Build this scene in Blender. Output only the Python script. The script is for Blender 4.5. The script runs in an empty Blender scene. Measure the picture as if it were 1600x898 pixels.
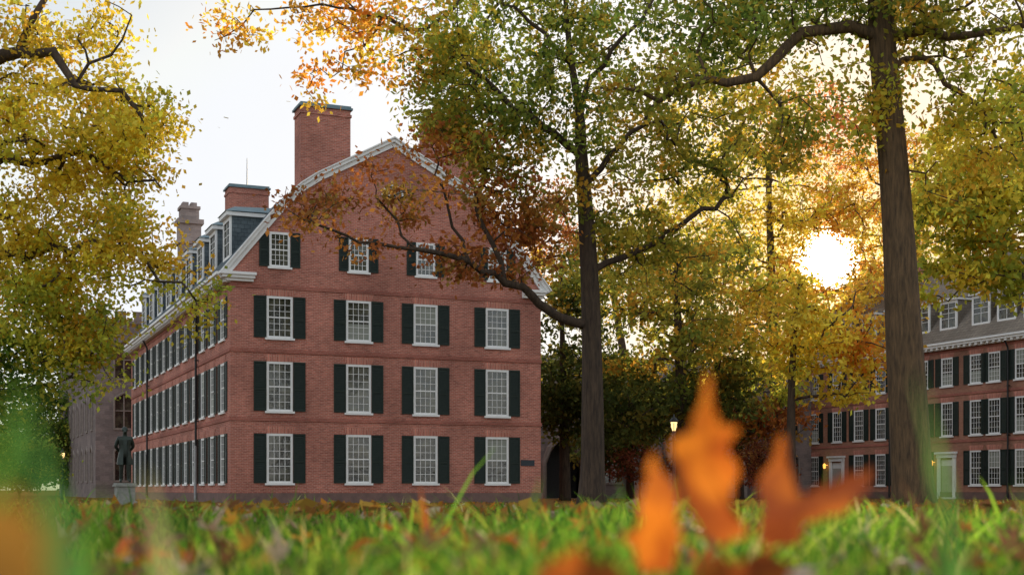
import bpy, math, random
import numpy as np
from mathutils import Vector, Matrix
from mathutils.geometry import tessellate_polygon
random.seed(7); rng = np.random.default_rng(7)
S = bpy.context.scene; COL = S.collection
F = 2110.0; CZ = 0.62; HY = 765.0
ROT = math.radians(22.7)
SUN_AZ = math.radians(13.15); SUN_EL = math.radians(9.4)
SUND = np.array([math.sin(SUN_AZ)*math.cos(SUN_EL), math.cos(SUN_AZ)*math.cos(SUN_EL), math.sin(SUN_EL)])
def at(px, py, Y): return ((px-800)*Y/F, Y, CZ+(HY-py)*Y/F)
def smooth(a, b, x):
    t = np.clip((x-a)/(b-a), 0, 1); return t*t*(3-2*t)
def gz(x, y):
    x = np.asarray(x, float); y = np.asarray(y, float)
    return 0.47*(1-smooth(2, 38, y)) + 0.012*np.sin(x*1.7+y*.9)*np.sin(y*1.3-x*.6)*(1-smooth(20, 40, y))
def patch(x, y):
    return .5+.2*np.sin(x*2.1+1.3*np.sin(y*.8))+.18*np.sin(y*1.7+x*.9+2)+.14*np.sin(x*5.3-y*3.1)+.1*np.sin(x*9.7+y*7.3)

# ------------------------------------------------------------------ materials
def newmat(name):
    m = bpy.data.materials.new(name); m.use_nodes = True
    nt = m.node_tree; nt.nodes.clear()
    out = nt.nodes.new('ShaderNodeOutputMaterial')
    return m, nt, out
def nd(nt, t, ins=None, **kw):
    n = nt.nodes.new(t)
    for k, v in kw.items(): setattr(n, k, v)
    if ins:
        for k, v in ins.items(): n.inputs[k].default_value = v
    return n
def c4(c): return (c[0], c[1], c[2], 1)
def pmat(name, c1, c2=None, scale=4, rough=.75, stretch=(1,1,1), bump=0, metal=0, spec=.4, detail=5):
    m, nt, out = newmat(name); L = nt.links.new
    p = nd(nt, 'ShaderNodeBsdfPrincipled', {'Roughness': rough, 'Metallic': metal, 'Specular IOR Level': spec})
    L(p.outputs[0], out.inputs[0])
    if c2 is None: c2 = tuple(x*.8 for x in c1)
    tc = nd(nt, 'ShaderNodeTexCoord'); mp = nd(nt, 'ShaderNodeMapping', {'Scale': stretch})
    L(tc.outputs['Object'], mp.inputs[0])
    nz = nd(nt, 'ShaderNodeTexNoise', {'Scale': scale, 'Detail': detail, 'Roughness': .65})
    L(mp.outputs[0], nz.inputs['Vector'])
    rp = nd(nt, 'ShaderNodeValToRGB'); rp.color_ramp.elements[0].position = .32; rp.color_ramp.elements[1].position = .68
    rp.color_ramp.elements[0].color = c4(c1); rp.color_ramp.elements[1].color = c4(c2)
    L(nz.outputs[0], rp.inputs[0]); L(rp.outputs[0], p.inputs['Base Color'])
    if bump:
        b = nd(nt, 'ShaderNodeBump', {'Strength': bump, 'Distance': .05}); L(nz.outputs[0], b.inputs['Height']); L(b.outputs[0], p.inputs['Normal'])
    return m
def brickmat(name, a, b, mortar, bw=.23, rh=.078, vertical=False, ms=.012, streak=.35):
    m, nt, out = newmat(name); L = nt.links.new
    p = nd(nt, 'ShaderNodeBsdfPrincipled', {'Roughness': .88, 'Specular IOR Level': .2}); L(p.outputs[0], out.inputs[0])
    tc = nd(nt, 'ShaderNodeTexCoord'); sp = nd(nt, 'ShaderNodeSeparateXYZ'); L(tc.outputs['Object'], sp.inputs[0])
    ad = nd(nt, 'ShaderNodeMath', operation='ADD'); L(sp.outputs[0], ad.inputs[0]); L(sp.outputs[1], ad.inputs[1])
    cb = nd(nt, 'ShaderNodeCombineXYZ')
    if vertical: L(sp.outputs[2], cb.inputs[0]); L(ad.outputs[0], cb.inputs[1])
    else: L(ad.outputs[0], cb.inputs[0]); L(sp.outputs[2], cb.inputs[1])
    br = nd(nt, 'ShaderNodeTexBrick', {'Color1': c4(a), 'Color2': c4(b), 'Mortar': c4(mortar), 'Scale': 1.0, 'Mortar Size': ms, 'Mortar Smooth': .2, 'Bias': -.1, 'Brick Width': bw, 'Row Height': rh})
    L(cb.outputs[0], br.inputs['Vector'])
    mp = nd(nt, 'ShaderNodeMapping', {'Scale': (1.8, 9, 1)}); L(cb.outputs[0], mp.inputs[0])
    nz = nd(nt, 'ShaderNodeTexNoise', {'Scale': 1.5, 'Detail': 8, 'Roughness': .85}); L(mp.outputs[0], nz.inputs['Vector'])
    n2 = nd(nt, 'ShaderNodeTexNoise', {'Scale': .35, 'Detail': 4}); L(cb.outputs[0], n2.inputs['Vector'])
    mr = nd(nt, 'ShaderNodeMapRange', {'From Min': .3, 'From Max': .7, 'To Min': 1-streak, 'To Max': 1+streak}); L(nz.outputs[0], mr.inputs[0])
    m2 = nd(nt, 'ShaderNodeMapRange', {'From Min': .3, 'From Max': .7, 'To Min': .74, 'To Max': 1.22}); L(n2.outputs[0], m2.inputs[0])
    mu = nd(nt, 'ShaderNodeMath', operation='MULTIPLY'); L(mr.outputs[0], mu.inputs[0]); L(m2.outputs[0], mu.inputs[1])
    vm = nd(nt, 'ShaderNodeVectorMath', operation='SCALE'); L(br.outputs['Color'], vm.inputs[0]); L(mu.outputs[0], vm.inputs['Scale'])
    L(vm.outputs[0], p.inputs['Base Color'])
    bp = nd(nt, 'ShaderNodeBump', {'Strength': .5, 'Distance': .02}); L(nz.outputs[0], bp.inputs['Height']); L(bp.outputs[0], p.inputs['Normal'])
    return m
def leafmat(name, trans=.5, boost=1.3):
    m, nt, out = newmat(name); L = nt.links.new
    a = nd(nt, 'ShaderNodeAttribute', attribute_name='col')
    p = nd(nt, 'ShaderNodeBsdfDiffuse'); L(a.outputs['Color'], p.inputs['Color'])
    sc = nd(nt, 'ShaderNodeVectorMath', operation='SCALE'); sc.inputs['Scale'].default_value = boost; L(a.outputs['Color'], sc.inputs[0])
    t = nd(nt, 'ShaderNodeBsdfTranslucent'); L(sc.outputs[0], t.inputs[0])
    mx = nd(nt, 'ShaderNodeMixShader', {0: trans}); L(p.outputs[0], mx.inputs[1]); L(t.outputs[0], mx.inputs[2]); L(mx.outputs[0], out.inputs[0])
    return m
def tleaf(name, c1, c2, trans=.5):
    m, nt, out = newmat(name); L = nt.links.new
    tc = nd(nt, 'ShaderNodeTexCoord'); nz = nd(nt, 'ShaderNodeTexNoise', {'Scale': 32, 'Detail': 5}); L(tc.outputs['Object'], nz.inputs['Vector'])
    rp = nd(nt, 'ShaderNodeValToRGB'); rp.color_ramp.elements[0].position = .38; rp.color_ramp.elements[1].position = .62
    rp.color_ramp.elements[0].color = c4(c1); rp.color_ramp.elements[1].color = c4(c2); L(nz.outputs[0], rp.inputs[0])
    p = nd(nt, 'ShaderNodeBsdfPrincipled', {'Roughness': .6, 'Specular IOR Level': .25}); L(rp.outputs[0], p.inputs['Base Color'])
    t = nd(nt, 'ShaderNodeBsdfTranslucent'); L(rp.outputs[0], t.inputs[0])
    mx = nd(nt, 'ShaderNodeMixShader', {0: trans}); L(p.outputs[0], mx.inputs[1]); L(t.outputs[0], mx.inputs[2]); L(mx.outputs[0], out.inputs[0])
    return m
def emat(name, col, st):
    m, nt, out = newmat(name)
    e = nd(nt, 'ShaderNodeEmission', {'Color': c4(col), 'Strength': st}); nt.links.new(e.outputs[0], out.inputs[0]); return m
def glassmat(name, c1, c2):
    m, nt, out = newmat(name); L = nt.links.new
    oi = nd(nt, 'ShaderNodeObjectInfo'); tc = nd(nt, 'ShaderNodeTexCoord')
    ad = nd(nt, 'ShaderNodeVectorMath', operation='ADD'); L(tc.outputs['Object'], ad.inputs[0])
    cb = nd(nt, 'ShaderNodeCombineXYZ')
    ml = nd(nt, 'ShaderNodeMath', {1: 50.0}, operation='MULTIPLY'); L(oi.outputs['Random'], ml.inputs[0]); L(ml.outputs[0], cb.inputs[0]); L(ml.outputs[0], cb.inputs[2]); L(cb.outputs[0], ad.inputs[1])
    nz = nd(nt, 'ShaderNodeTexNoise', {'Scale': 1.8, 'Detail': 4, 'Roughness': .6}); L(ad.outputs[0], nz.inputs['Vector'])
    rp = nd(nt, 'ShaderNodeValToRGB'); rp.color_ramp.elements[0].position = .42; rp.color_ramp.elements[1].position = .68
    rp.color_ramp.elements[0].color = c4(c1); rp.color_ramp.elements[1].color = c4(c2); L(nz.outputs[0], rp.inputs[0])
    p = nd(nt, 'ShaderNodeBsdfDiffuse'); L(rp.outputs[0], p.inputs['Color'])
    gl = nd(nt, 'ShaderNodeBsdfGlossy', {'Roughness': .06})
    bp = nd(nt, 'ShaderNodeBump', {'Strength': .35, 'Distance': .03}); L(nz.outputs[0], bp.inputs['Height']); L(bp.outputs[0], gl.inputs['Normal'])
    mx = nd(nt, 'ShaderNodeMixShader', {0: .10}); L(p.outputs[0], mx.inputs[1]); L(gl.outputs[0], mx.inputs[2])
    L(mx.outputs[0], out.inputs[0]); return m

M = {}
M['brick'] = brickmat('red_brick', (.46,.150,.105), (.29,.088,.065), (.43,.26,.20), streak=.5)
M['brick_band'] = brickmat('band_brick', (.37,.112,.08), (.26,.078,.058), (.34,.175,.13))
M['brick_arch'] = brickmat('arch_brick', (.54,.195,.137), (.32,.098,.073), (.45,.28,.21), vertical=True, bw=.5, rh=.085)
M['brick_far'] = brickmat('hazed_far_brick', (.36,.15,.092), (.26,.105,.07), (.33,.21,.15))  # brick warmed, the sun haze over the far hall put into its colour
M['white'] = pmat('white_paint', (.80,.79,.76), (.72,.71,.69), 3, .5)
M['shutter'] = pmat('dark_green_paint', (.010,.020,.015), (.018,.027,.021), 6, .5, spec=.25)
M['brownstone'] = pmat('brownstone', (.20,.12,.10), (.13,.085,.075), 2.5, .9, bump=.3)
M['slate'] = brickmat('slate_roof', (.11,.135,.145), (.075,.095,.105), (.04,.05,.06), bw=.3, rh=.2)
M['slate_far'] = brickmat('hazed_slate_roof', (.24,.20,.16), (.18,.15,.12), (.09,.08,.07), bw=.3, rh=.2)  # slate paled and warmed to stand in for haze on far roofs
M['copper'] = pmat('weathered_copper', (.16,.23,.25), (.10,.16,.18), 2, .6)
M['pane'] = glassmat('window_glass', (.012,.014,.013), (.09,.085,.055))
M['blind'] = pmat('pale_blind', (.30,.30,.26), (.20,.22,.18), 3, .6, stretch=(1,1,6), spec=.15)
M['iron'] = pmat('black_iron', (.012,.012,.013), (.02,.02,.02), 8, .5)
M['pipe_grey'] = pmat('grey_metal', (.38,.38,.37), (.28,.28,.28), 6, .5)
M['door'] = pmat('door_paint', (.42,.38,.33), (.34,.31,.27), 5, .5)
M['stone'] = brickmat('gothic_stone', (.23,.18,.165), (.155,.125,.118), (.2,.165,.15), bw=.7, rh=.35, ms=.02, streak=.4)
M['stone_pale'] = brickmat('pale_stone', (.36,.29,.26), (.25,.20,.185), (.3,.25,.23), bw=.6, rh=.3, ms=.02, streak=.4)
M['limestone'] = pmat('limestone_trim', (.26,.21,.18), (.19,.155,.135), 3, .85)
M['granite'] = pmat('pale_granite', (.30,.30,.27), (.20,.21,.185), 7, .85, bump=.2)
M['bronze'] = pmat('dark_bronze', (.045,.06,.05), (.03,.035,.03), 5, .45, metal=.6)
M['bark'] = pmat('tree_bark', (.095,.062,.04), (.032,.022,.016), 5, .95, stretch=(2.5,2.5,.35), bump=1.0)
M['bark_grey'] = pmat('warm_bark', (.17,.10,.048), (.05,.032,.018), 5, .95, stretch=(2.5,2.5,.35), bump=1.0)
M['leaf'] = leafmat('autumn_leaves', .63, 1.85)
M['grass'] = leafmat('grass_blades', .5, 1.7)
M['litter'] = leafmat('dry_leaves', .3, 1.1)
M['lamp'] = emat('lit_lantern_glass', (1.0,.68,.28), 1.9)
M['amber'] = emat('amber_lantern_glass', (1.0,.45,.08), 2.0)
M['sign'] = pmat('dark_plaque', (.015,.02,.03), (.02,.03,.04), 8, .4)
M['lf_orange'] = tleaf('orange_leaf', (.78,.24,.025), (.44,.10,.016), .58)
M['lf_rust'] = tleaf('rust_leaf', (.58,.16,.022), (.26,.06,.018), .48)
M['lf_brown'] = tleaf('brown_leaf', (.27,.125,.055), (.13,.06,.03), .35)
M['lf_grey'] = tleaf('pale_dry_leaf', (.55,.43,.35), (.33,.23,.17), .3)
M['lf_yellow'] = tleaf('yellow_leaf', (.58,.34,.05), (.40,.20,.03), .5)
M['lf_ochre'] = tleaf('ochre_leaf', (.36,.18,.03), (.20,.10,.02), .5)

def ground_mat():
    m, nt, out = newmat('lawn_soil'); L = nt.links.new
    tc = nd(nt, 'ShaderNodeTexCoord')
    n1 = nd(nt, 'ShaderNodeTexNoise', {'Scale': 5, 'Detail': 8, 'Roughness': .75}); L(tc.outputs['Object'], n1.inputs['Vector'])
    n2 = nd(nt, 'ShaderNodeTexNoise', {'Scale': .35, 'Detail': 5}); L(tc.outputs['Object'], n2.inputs['Vector'])
    g = nd(nt, 'ShaderNodeValToRGB'); g.color_ramp.elements[0].position = .35; g.color_ramp.elements[1].position = .7
    g.color_ramp.elements[0].color = (.022,.035,.01,1); g.color_ramp.elements[1].color = (.06,.06,.018,1); L(n1.outputs[0], g.inputs[0])
    b = nd(nt, 'ShaderNodeValToRGB'); b.color_ramp.elements[0].position = .35; b.color_ramp.elements[1].position = .7
    b.color_ramp.elements[0].color = (.10,.05,.02,1); b.color_ramp.elements[1].color = (.26,.14,.05,1); L(n1.outputs[0], b.inputs[0])
    sp = nd(nt, 'ShaderNodeSeparateXYZ'); L(tc.outputs['Object'], sp.inputs[0])
    mr = nd(nt, 'ShaderNodeMapRange', {'From Min': 25., 'From Max': 65., 'To Min': -.15, 'To Max': .35}); L(sp.outputs[1], mr.inputs[0])
    ad = nd(nt, 'ShaderNodeMath', operation='ADD'); L(n2.outputs[0], ad.inputs[0]); L(mr.outputs[0], ad.inputs[1])
    r2 = nd(nt, 'ShaderNodeMapRange', {'From Min': .4, 'From Max': .65}); L(ad.outputs[0], r2.inputs[0])
    mx = nd(nt, 'ShaderNodeMix', data_type='RGBA'); L(r2.outputs[0], mx.inputs['Factor']); L(g.outputs[0], mx.inputs['A']); L(b.outputs[0], mx.inputs['B'])
    p = nd(nt, 'ShaderNodeBsdfDiffuse'); L(mx.outputs['Result'], p.inputs['Color']); L(p.outputs[0], out.inputs[0])
    return m
M['ground'] = ground_mat()

# ------------------------------------------------------------------ mesh helpers
class MB:
    def __init__(s): s.v = []; s.f = []; s.mi = []; s.cur = 0
    def add(s, vs, fs):
        o = len(s.v); s.v += [tuple(map(float, q)) for q in vs]
        for f in fs: s.f.append(tuple(o+i for i in f)); s.mi.append(s.cur)
    def box(s, x0, x1, y0, y1, z0, z1):
        s.add([(x0,y0,z0),(x1,y0,z0),(x1,y1,z0),(x0,y1,z0),(x0,y0,z1),(x1,y0,z1),(x1,y1,z1),(x0,y1,z1)],
              [(0,3,2,1),(4,5,6,7),(0,1,5,4),(1,2,6,5),(2,3,7,6),(3,0,4,7)])
    def prism(s, poly, y0, y1, fn=None):
        n = len(poly); fn = fn or (lambda a, b, c: (a, b, c))
        vs = [fn(x, y0, z) for x, z in poly] + [fn(x, y1, z) for x, z in poly]
        tri = tessellate_polygon([[Vector((x, z, 0)) for x, z in poly]])
        s.add(vs, [tuple(t) for t in tri] + [tuple(i+n for i in t) for t in tri] + [(i, (i+1) % n, (i+1) % n+n, i+n) for i in range(n)])
    def lathe(s, prof, c=(0,0,0), n=14):
        o = []
        for r, z in prof:
            for k in range(n):
                a = 2*math.pi*k/n; o.append((c[0]+r*math.cos(a), c[1]+r*math.sin(a), c[2]+z))
        fs = []
        for i in range(len(prof)-1):
            for k in range(n): fs.append((i*n+k, i*n+(k+1) % n, (i+1)*n+(k+1) % n, (i+1)*n+k))
        fs.append(tuple(range(n))[::-1]); fs.append(tuple((len(prof)-1)*n+k for k in range(n)))
        s.add(o, fs)
    def tube(s, pts, rad, n=6):
        m = len(pts); P = [Vector(p) for p in pts]; o = []
        for i in range(m):
            t = (P[min(i+1, m-1)]-P[max(i-1, 0)])
            if t.length < 1e-6: t = Vector((0,0,1))
            t.normalize()
            u = t.cross(Vector((0.31, .95, .05)))
            if u.length < .1: u = t.cross(Vector((1, 0, 0)))
            u.normalize(); w = t.cross(u)
            for k in range(n):
                a = 2*math.pi*k/n; q = P[i]+(u*math.cos(a)+w*math.sin(a))*rad[i]; o.append(q[:])
        fs = [(i*n+k, i*n+(k+1) % n, (i+1)*n+(k+1) % n, (i+1)*n+k) for i in range(m-1) for k in range(n)]
        fs.append(tuple(range(n))[::-1]); fs.append(tuple((m-1)*n+k for k in range(n)))
        s.add(o, fs)
    def mesh(s, name, mats, smooth=False):
        me = bpy.data.meshes.new(name); me.from_pydata(s.v, [], s.f)
        for m in (mats if isinstance(mats, (list, tuple)) else [mats]): me.materials.append(m)
        if any(s.mi): me.polygons.foreach_set('material_index', s.mi)
        if smooth: me.polygons.foreach_set('use_smooth', [True]*len(s.f))
        me.update(); return me
    def build(s, name, mats, parent=None, smooth=False, loc=(0,0,0), rz=0):
        return link(name, s.mesh(name, mats, smooth), parent, loc, rz)
def link(name, me, parent=None, loc=(0,0,0), rz=0):
    o = bpy.data.objects.new(name, me); COL.objects.link(o); o.parent = parent; o.location = loc; o.rotation_euler = (0,0,rz); return o
def tag(o, label=None, cat=None, group=None, kind=None):
    if label: o['label'] = label
    if cat: o['category'] = cat
    if group: o['group'] = group
    if kind: o['kind'] = kind
    return o
def empty(name, loc, rz=0): return link(name, None, None, loc, rz)
def quadmesh(name, V, Q, mat, cols=None):
    me = bpy.data.meshes.new(name); V = np.asarray(V, np.float32); Q = np.asarray(Q, np.int32)
    me.vertices.add(len(V)); me.vertices.foreach_set('co', V.ravel())
    me.loops.add(Q.size); me.loops.foreach_set('vertex_index', Q.ravel())
    me.polygons.add(len(Q)); me.polygons.foreach_set('loop_start', np.arange(0, Q.size, 4, dtype=np.int32))
    me.update(calc_edges=True)
    if cols is not None:
        a = me.attributes.new('col', 'FLOAT_COLOR', 'FACE')
        a.data.foreach_set('color', np.concatenate([cols, np.ones((len(cols), 1))], 1).astype(np.float32).ravel())
    me.materials.append(mat); return me

# ------------------------------------------------------------------ camera, world, sun
cam = bpy.data.cameras.new('camera'); co = bpy.data.objects.new('camera', cam); COL.objects.link(co)
co.location = (0, 0, CZ); co.rotation_euler = (math.pi/2, 0, 0)
cam.sensor_width = 36; cam.lens = F/1600*36; cam.shift_y = (HY-449)/1600
cam.clip_start = .05; cam.clip_end = 6000
cam.dof.use_dof = True; cam.dof.focus_distance = 62; cam.dof.aperture_fstop = 3.8
S.camera = co
S.view_settings.view_transform = 'Standard'; S.view_settings.look = 'None'; S.view_settings.exposure = 0
W = bpy.data.worlds.new('World'); S.world = W; W.use_nodes = True
nt = W.node_tree; nt.nodes.clear(); L = nt.links.new
wo = nd(nt, 'ShaderNodeOutputWorld'); bg = nd(nt, 'ShaderNodeBackground', {'Strength': .1}); L(bg.outputs[0], wo.inputs[0])
sky = nd(nt, 'ShaderNodeTexSky', sky_type='NISHITA', sun_disc=False, sun_elevation=SUN_EL, sun_rotation=SUN_AZ)
sky.dust_density = 1.5
tc = nd(nt, 'ShaderNodeTexCoord')
vn = nd(nt, 'ShaderNodeVectorMath', operation='NORMALIZE'); L(tc.outputs['Generated'], vn.inputs[0])
dt = nd(nt, 'ShaderNodeVectorMath', operation='DOT_PRODUCT'); L(vn.outputs[0], dt.inputs[0]); dt.inputs[1].default_value = tuple(SUND)
mxm = nd(nt, 'ShaderNodeMath', {1: 0.0}, operation='MAXIMUM'); L(dt.outputs['Value'], mxm.inputs[0])
def power(pw):
    p = nd(nt, 'ShaderNodeMath', {1: pw}, operation='POWER'); L(mxm.outputs[0], p.inputs[0]); return p
def lobe(pw, col, st):
    p = power(pw)
    v = nd(nt, 'ShaderNodeVectorMath', operation='SCALE'); v.inputs[0].default_value = tuple(x*st for x in col); L(p.outputs[0], v.inputs['Scale']); return v
cl = nd(nt, 'ShaderNodeTexNoise', {'Scale': 3.0, 'Detail': 6}); L(tc.outputs['Generated'], cl.inputs['Vector'])
cm = nd(nt, 'ShaderNodeMapRange', {'From Min': .35, 'From Max': .65, 'To Min': .92, 'To Max': 1.06}); L(cl.outputs[0], cm.inputs[0])
# thin bright overcast, the unseen half behind the camera brightened to light the facade
fr_ = nd(nt, 'ShaderNodeMapRange', {'From Min': -.1, 'From Max': .8, 'To Min': 1.0, 'To Max': .48}); L(dt.outputs['Value'], fr_.inputs[0])
cm2 = nd(nt, 'ShaderNodeMath', operation='MULTIPLY'); L(cm.outputs[0], cm2.inputs[0]); L(fr_.outputs[0], cm2.inputs[1])
hz = nd(nt, 'ShaderNodeVectorMath', operation='SCALE'); hz.inputs[0].default_value = (7.5, 7.7, 8.1); L(cm2.outputs[0], hz.inputs['Scale'])
acc0 = nd(nt, 'ShaderNodeVectorMath', operation='MINIMUM'); L(sky.outputs[0], acc0.inputs[0]); acc0.inputs[1].default_value = (5.4, 5.6, 5.9)
acc = nd(nt, 'ShaderNodeVectorMath', operation='ADD'); L(acc0.outputs[0], acc.inputs[0]); L(hz.outputs[0], acc.inputs[1])
tp = power(100); tm = nd(nt, 'ShaderNodeMix', data_type='RGBA'); L(tp.outputs[0], tm.inputs['Factor']); tm.inputs['A'].default_value = (1,1,1,1); tm.inputs['B'].default_value = (.78,.50,.20,1)
tv = nd(nt, 'ShaderNodeVectorMath', operation='MULTIPLY'); L(acc.outputs[0], tv.inputs[0]); L(tm.outputs['Result'], tv.inputs[1]); acc = tv
for pw, col, st in ((16000, (1,.95,.80), 700), (2600, (1,.78,.34), 20), (150, (1,.64,.22), 3), (22, (1,.78,.46), 4.5)):
    v = lobe(pw, col, st); a2 = nd(nt, 'ShaderNodeVectorMath', operation='ADD'); L(acc.outputs[0], a2.inputs[0]); L(v.outputs[0], a2.inputs[1]); acc = a2
L(acc.outputs[0], bg.inputs[0])
sl = bpy.data.lights.new('sun', 'SUN'); sl.energy = 5.0; sl.angle = math.radians(.5); sl.color = (1, .80, .48)
so = bpy.data.objects.new('sun', sl); COL.objects.link(so); so.location = (40, 150, 60)
so.rotation_mode = 'QUATERNION'; so.rotation_quaternion = Vector(SUND).to_track_quat('Z', 'Y')

# ------------------------------------------------------------------ ground
ys = np.concatenate([np.linspace(-30, 60, 181), 60+np.geomspace(1, 2500, 40)])
xh = np.concatenate([np.linspace(0, 12, 41), 12+np.geomspace(1, 2500, 40)]); xs = np.concatenate([-xh[:0:-1], xh])
X, Y = np.meshgrid(xs, ys); V = np.stack([X, Y, gz(X, Y)], -1).reshape(-1, 3)
nx, ny = len(xs), len(ys); idx = np.arange(nx*ny).reshape(ny, nx)
Q = np.stack([idx[:-1,:-1], idx[:-1,1:], idx[1:,1:], idx[1:,:-1]], -1).reshape(-1, 4)
g = link('ground', quadmesh('ground', V, Q, M['ground'])); g.data.polygons.foreach_set('use_smooth', [True]*len(Q))
tag(g, 'leaf-strewn green lawn running to the brick halls', 'lawn', kind='structure')

# ------------------------------------------------------------------ windows
_cache = {}
def window_meshes(w, h, nx=4, ny=6):
    k = (w, h)
    if k in _cache: return _cache[k]
    f = MB(); a = .11; y0, y1 = -.008, .07
    f.box(-w/2, -w/2+a, y0, y1, 0, h); f.box(w/2-a, w/2, y0, y1, 0, h)
    f.box(-w/2+a, w/2-a, y0, y1, h-a, h); f.box(-w/2+a, w/2-a, y0, y1, 0, a*.8)
    iw = w-2*a; ih = h-a*1.8; zb = a*.8
    f.box(-iw/2, iw/2, .012, .05, zb+ih*.5-.03, zb+ih*.5+.03)
    for i in range(1, nx): x = -iw/2+iw*i/nx; f.box(x-.011, x+.011, .022, .05, zb, zb+ih)
    for j in range(1, ny):
        if j*2 == ny: continue
        z = zb+ih*j/ny; f.box(-iw/2, iw/2, .024, .048, z-.010, z+.010)
    p = MB(); p.box(-iw/2-.02, iw/2+.02, .042, .16, zb-.02, zb+ih+.02)
    s = MB(); s.box(-w/2-.08, w/2+.08, -.10, .02, -.10, -.002)
    b = MB(); b.box(-iw/2, iw/2, .036, .041, zb+ih*.5, zb+ih)
    b2 = MB(); b2.box(-iw/2, iw/2, .036, .041, zb+ih*.0, zb+ih*.42)
    sw = w*.47; st = MB()
    e = .07
    st.box(-sw/2, -sw/2+e, -.05, 0, 0, h); st.box(sw/2-e, sw/2, -.05, 0, 0, h)
    for z0 in (0, h*.42, h-e*1.3): st.box(-sw/2+e, sw/2-e, -.05, 0, z0, z0+e*1.3)
    st.box(-sw/2+e, sw/2-e, -.008, .0, 0.05, h-.05)
    n = int(h/.085)
    for i in range(n):
        z = .1+(h-.22)*i/n
        st.add([(-sw/2+e,-.045,z),(sw/2-e,-.045,z),(sw/2-e,-.012,z+.07),(-sw/2+e,-.012,z+.07)], [(0,1,2,3)])
    li = MB(); lh = .34; ov = .16
    li.add([(-w/2,-.018,0),(w/2,-.018,0),(w/2+ov,-.018,lh),(-w/2-ov,-.018,lh),(-w/2,.04,0),(w/2,.04,0),(w/2+ov,.04,lh),(-w/2-ov,.04,lh)],
           [(0,1,2,3),(0,1,5,4),(1,2,6,5),(2,3,7,6),(3,0,4,7)])
    r = dict(frame=f.mesh('window', M['white']), pane=p.mesh('pane', M['pane']), sill=s.mesh('sill', M['white']),
             blind=b.mesh('blind', M['blind']), blind2=b2.mesh('blind', M['blind']), shutter=st.mesh('shutter', M['shutter']), lintel=li.mesh('lintel', M['brick_arch']), sw=sw)
    _cache[k] = r; return r
def put_window(root, pos, rz, w, h, rnd, shutters=(1, 1), lintel=True, sill=True):
    m = window_meshes(w, h)
    o = link('window', m['frame'], root, pos, rz)
    link('pane', m['pane'], o)
    if sill: link('sill', m['sill'], o)
    r = rnd.random()
    if r < .12: link('blind', m['blind'], o)
    elif r < .30: link('blind', m['blind2'], o)
    for s, on in zip((-1, 1), shutters):
        if on: link('shutter', m['shutter'], o, (s*(w/2+m['sw']/2+.015), -.004, 0))
    if lintel: link('lintel', m['lintel'], o, (0, 0, h+.003))
    return o
def wall_face(mb, outer, holes, fn, depth=.13):
    loops = [outer]+holes
    tri = tessellate_polygon([[Vector((a, b, 0)) for a, b in lp] for lp in loops])
    flat = [q for lp in loops for q in lp]
    mb.add([fn(a, b, 0) for a, b in flat], [tuple(t) for t in tri])
    for h in holes:
        n = len(h); mb.add([fn(a, b, 0) for a, b in h]+[fn(a, b, depth) for a, b in h], [(i, (i+1) % n, (i+1) % n+n, i+n) for i in range(n)])
def rect(c, w, z0, z1): return [(c-w/2, z0), (c+w/2, z0), (c+w/2, z1), (c-w/2, z1)]

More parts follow.
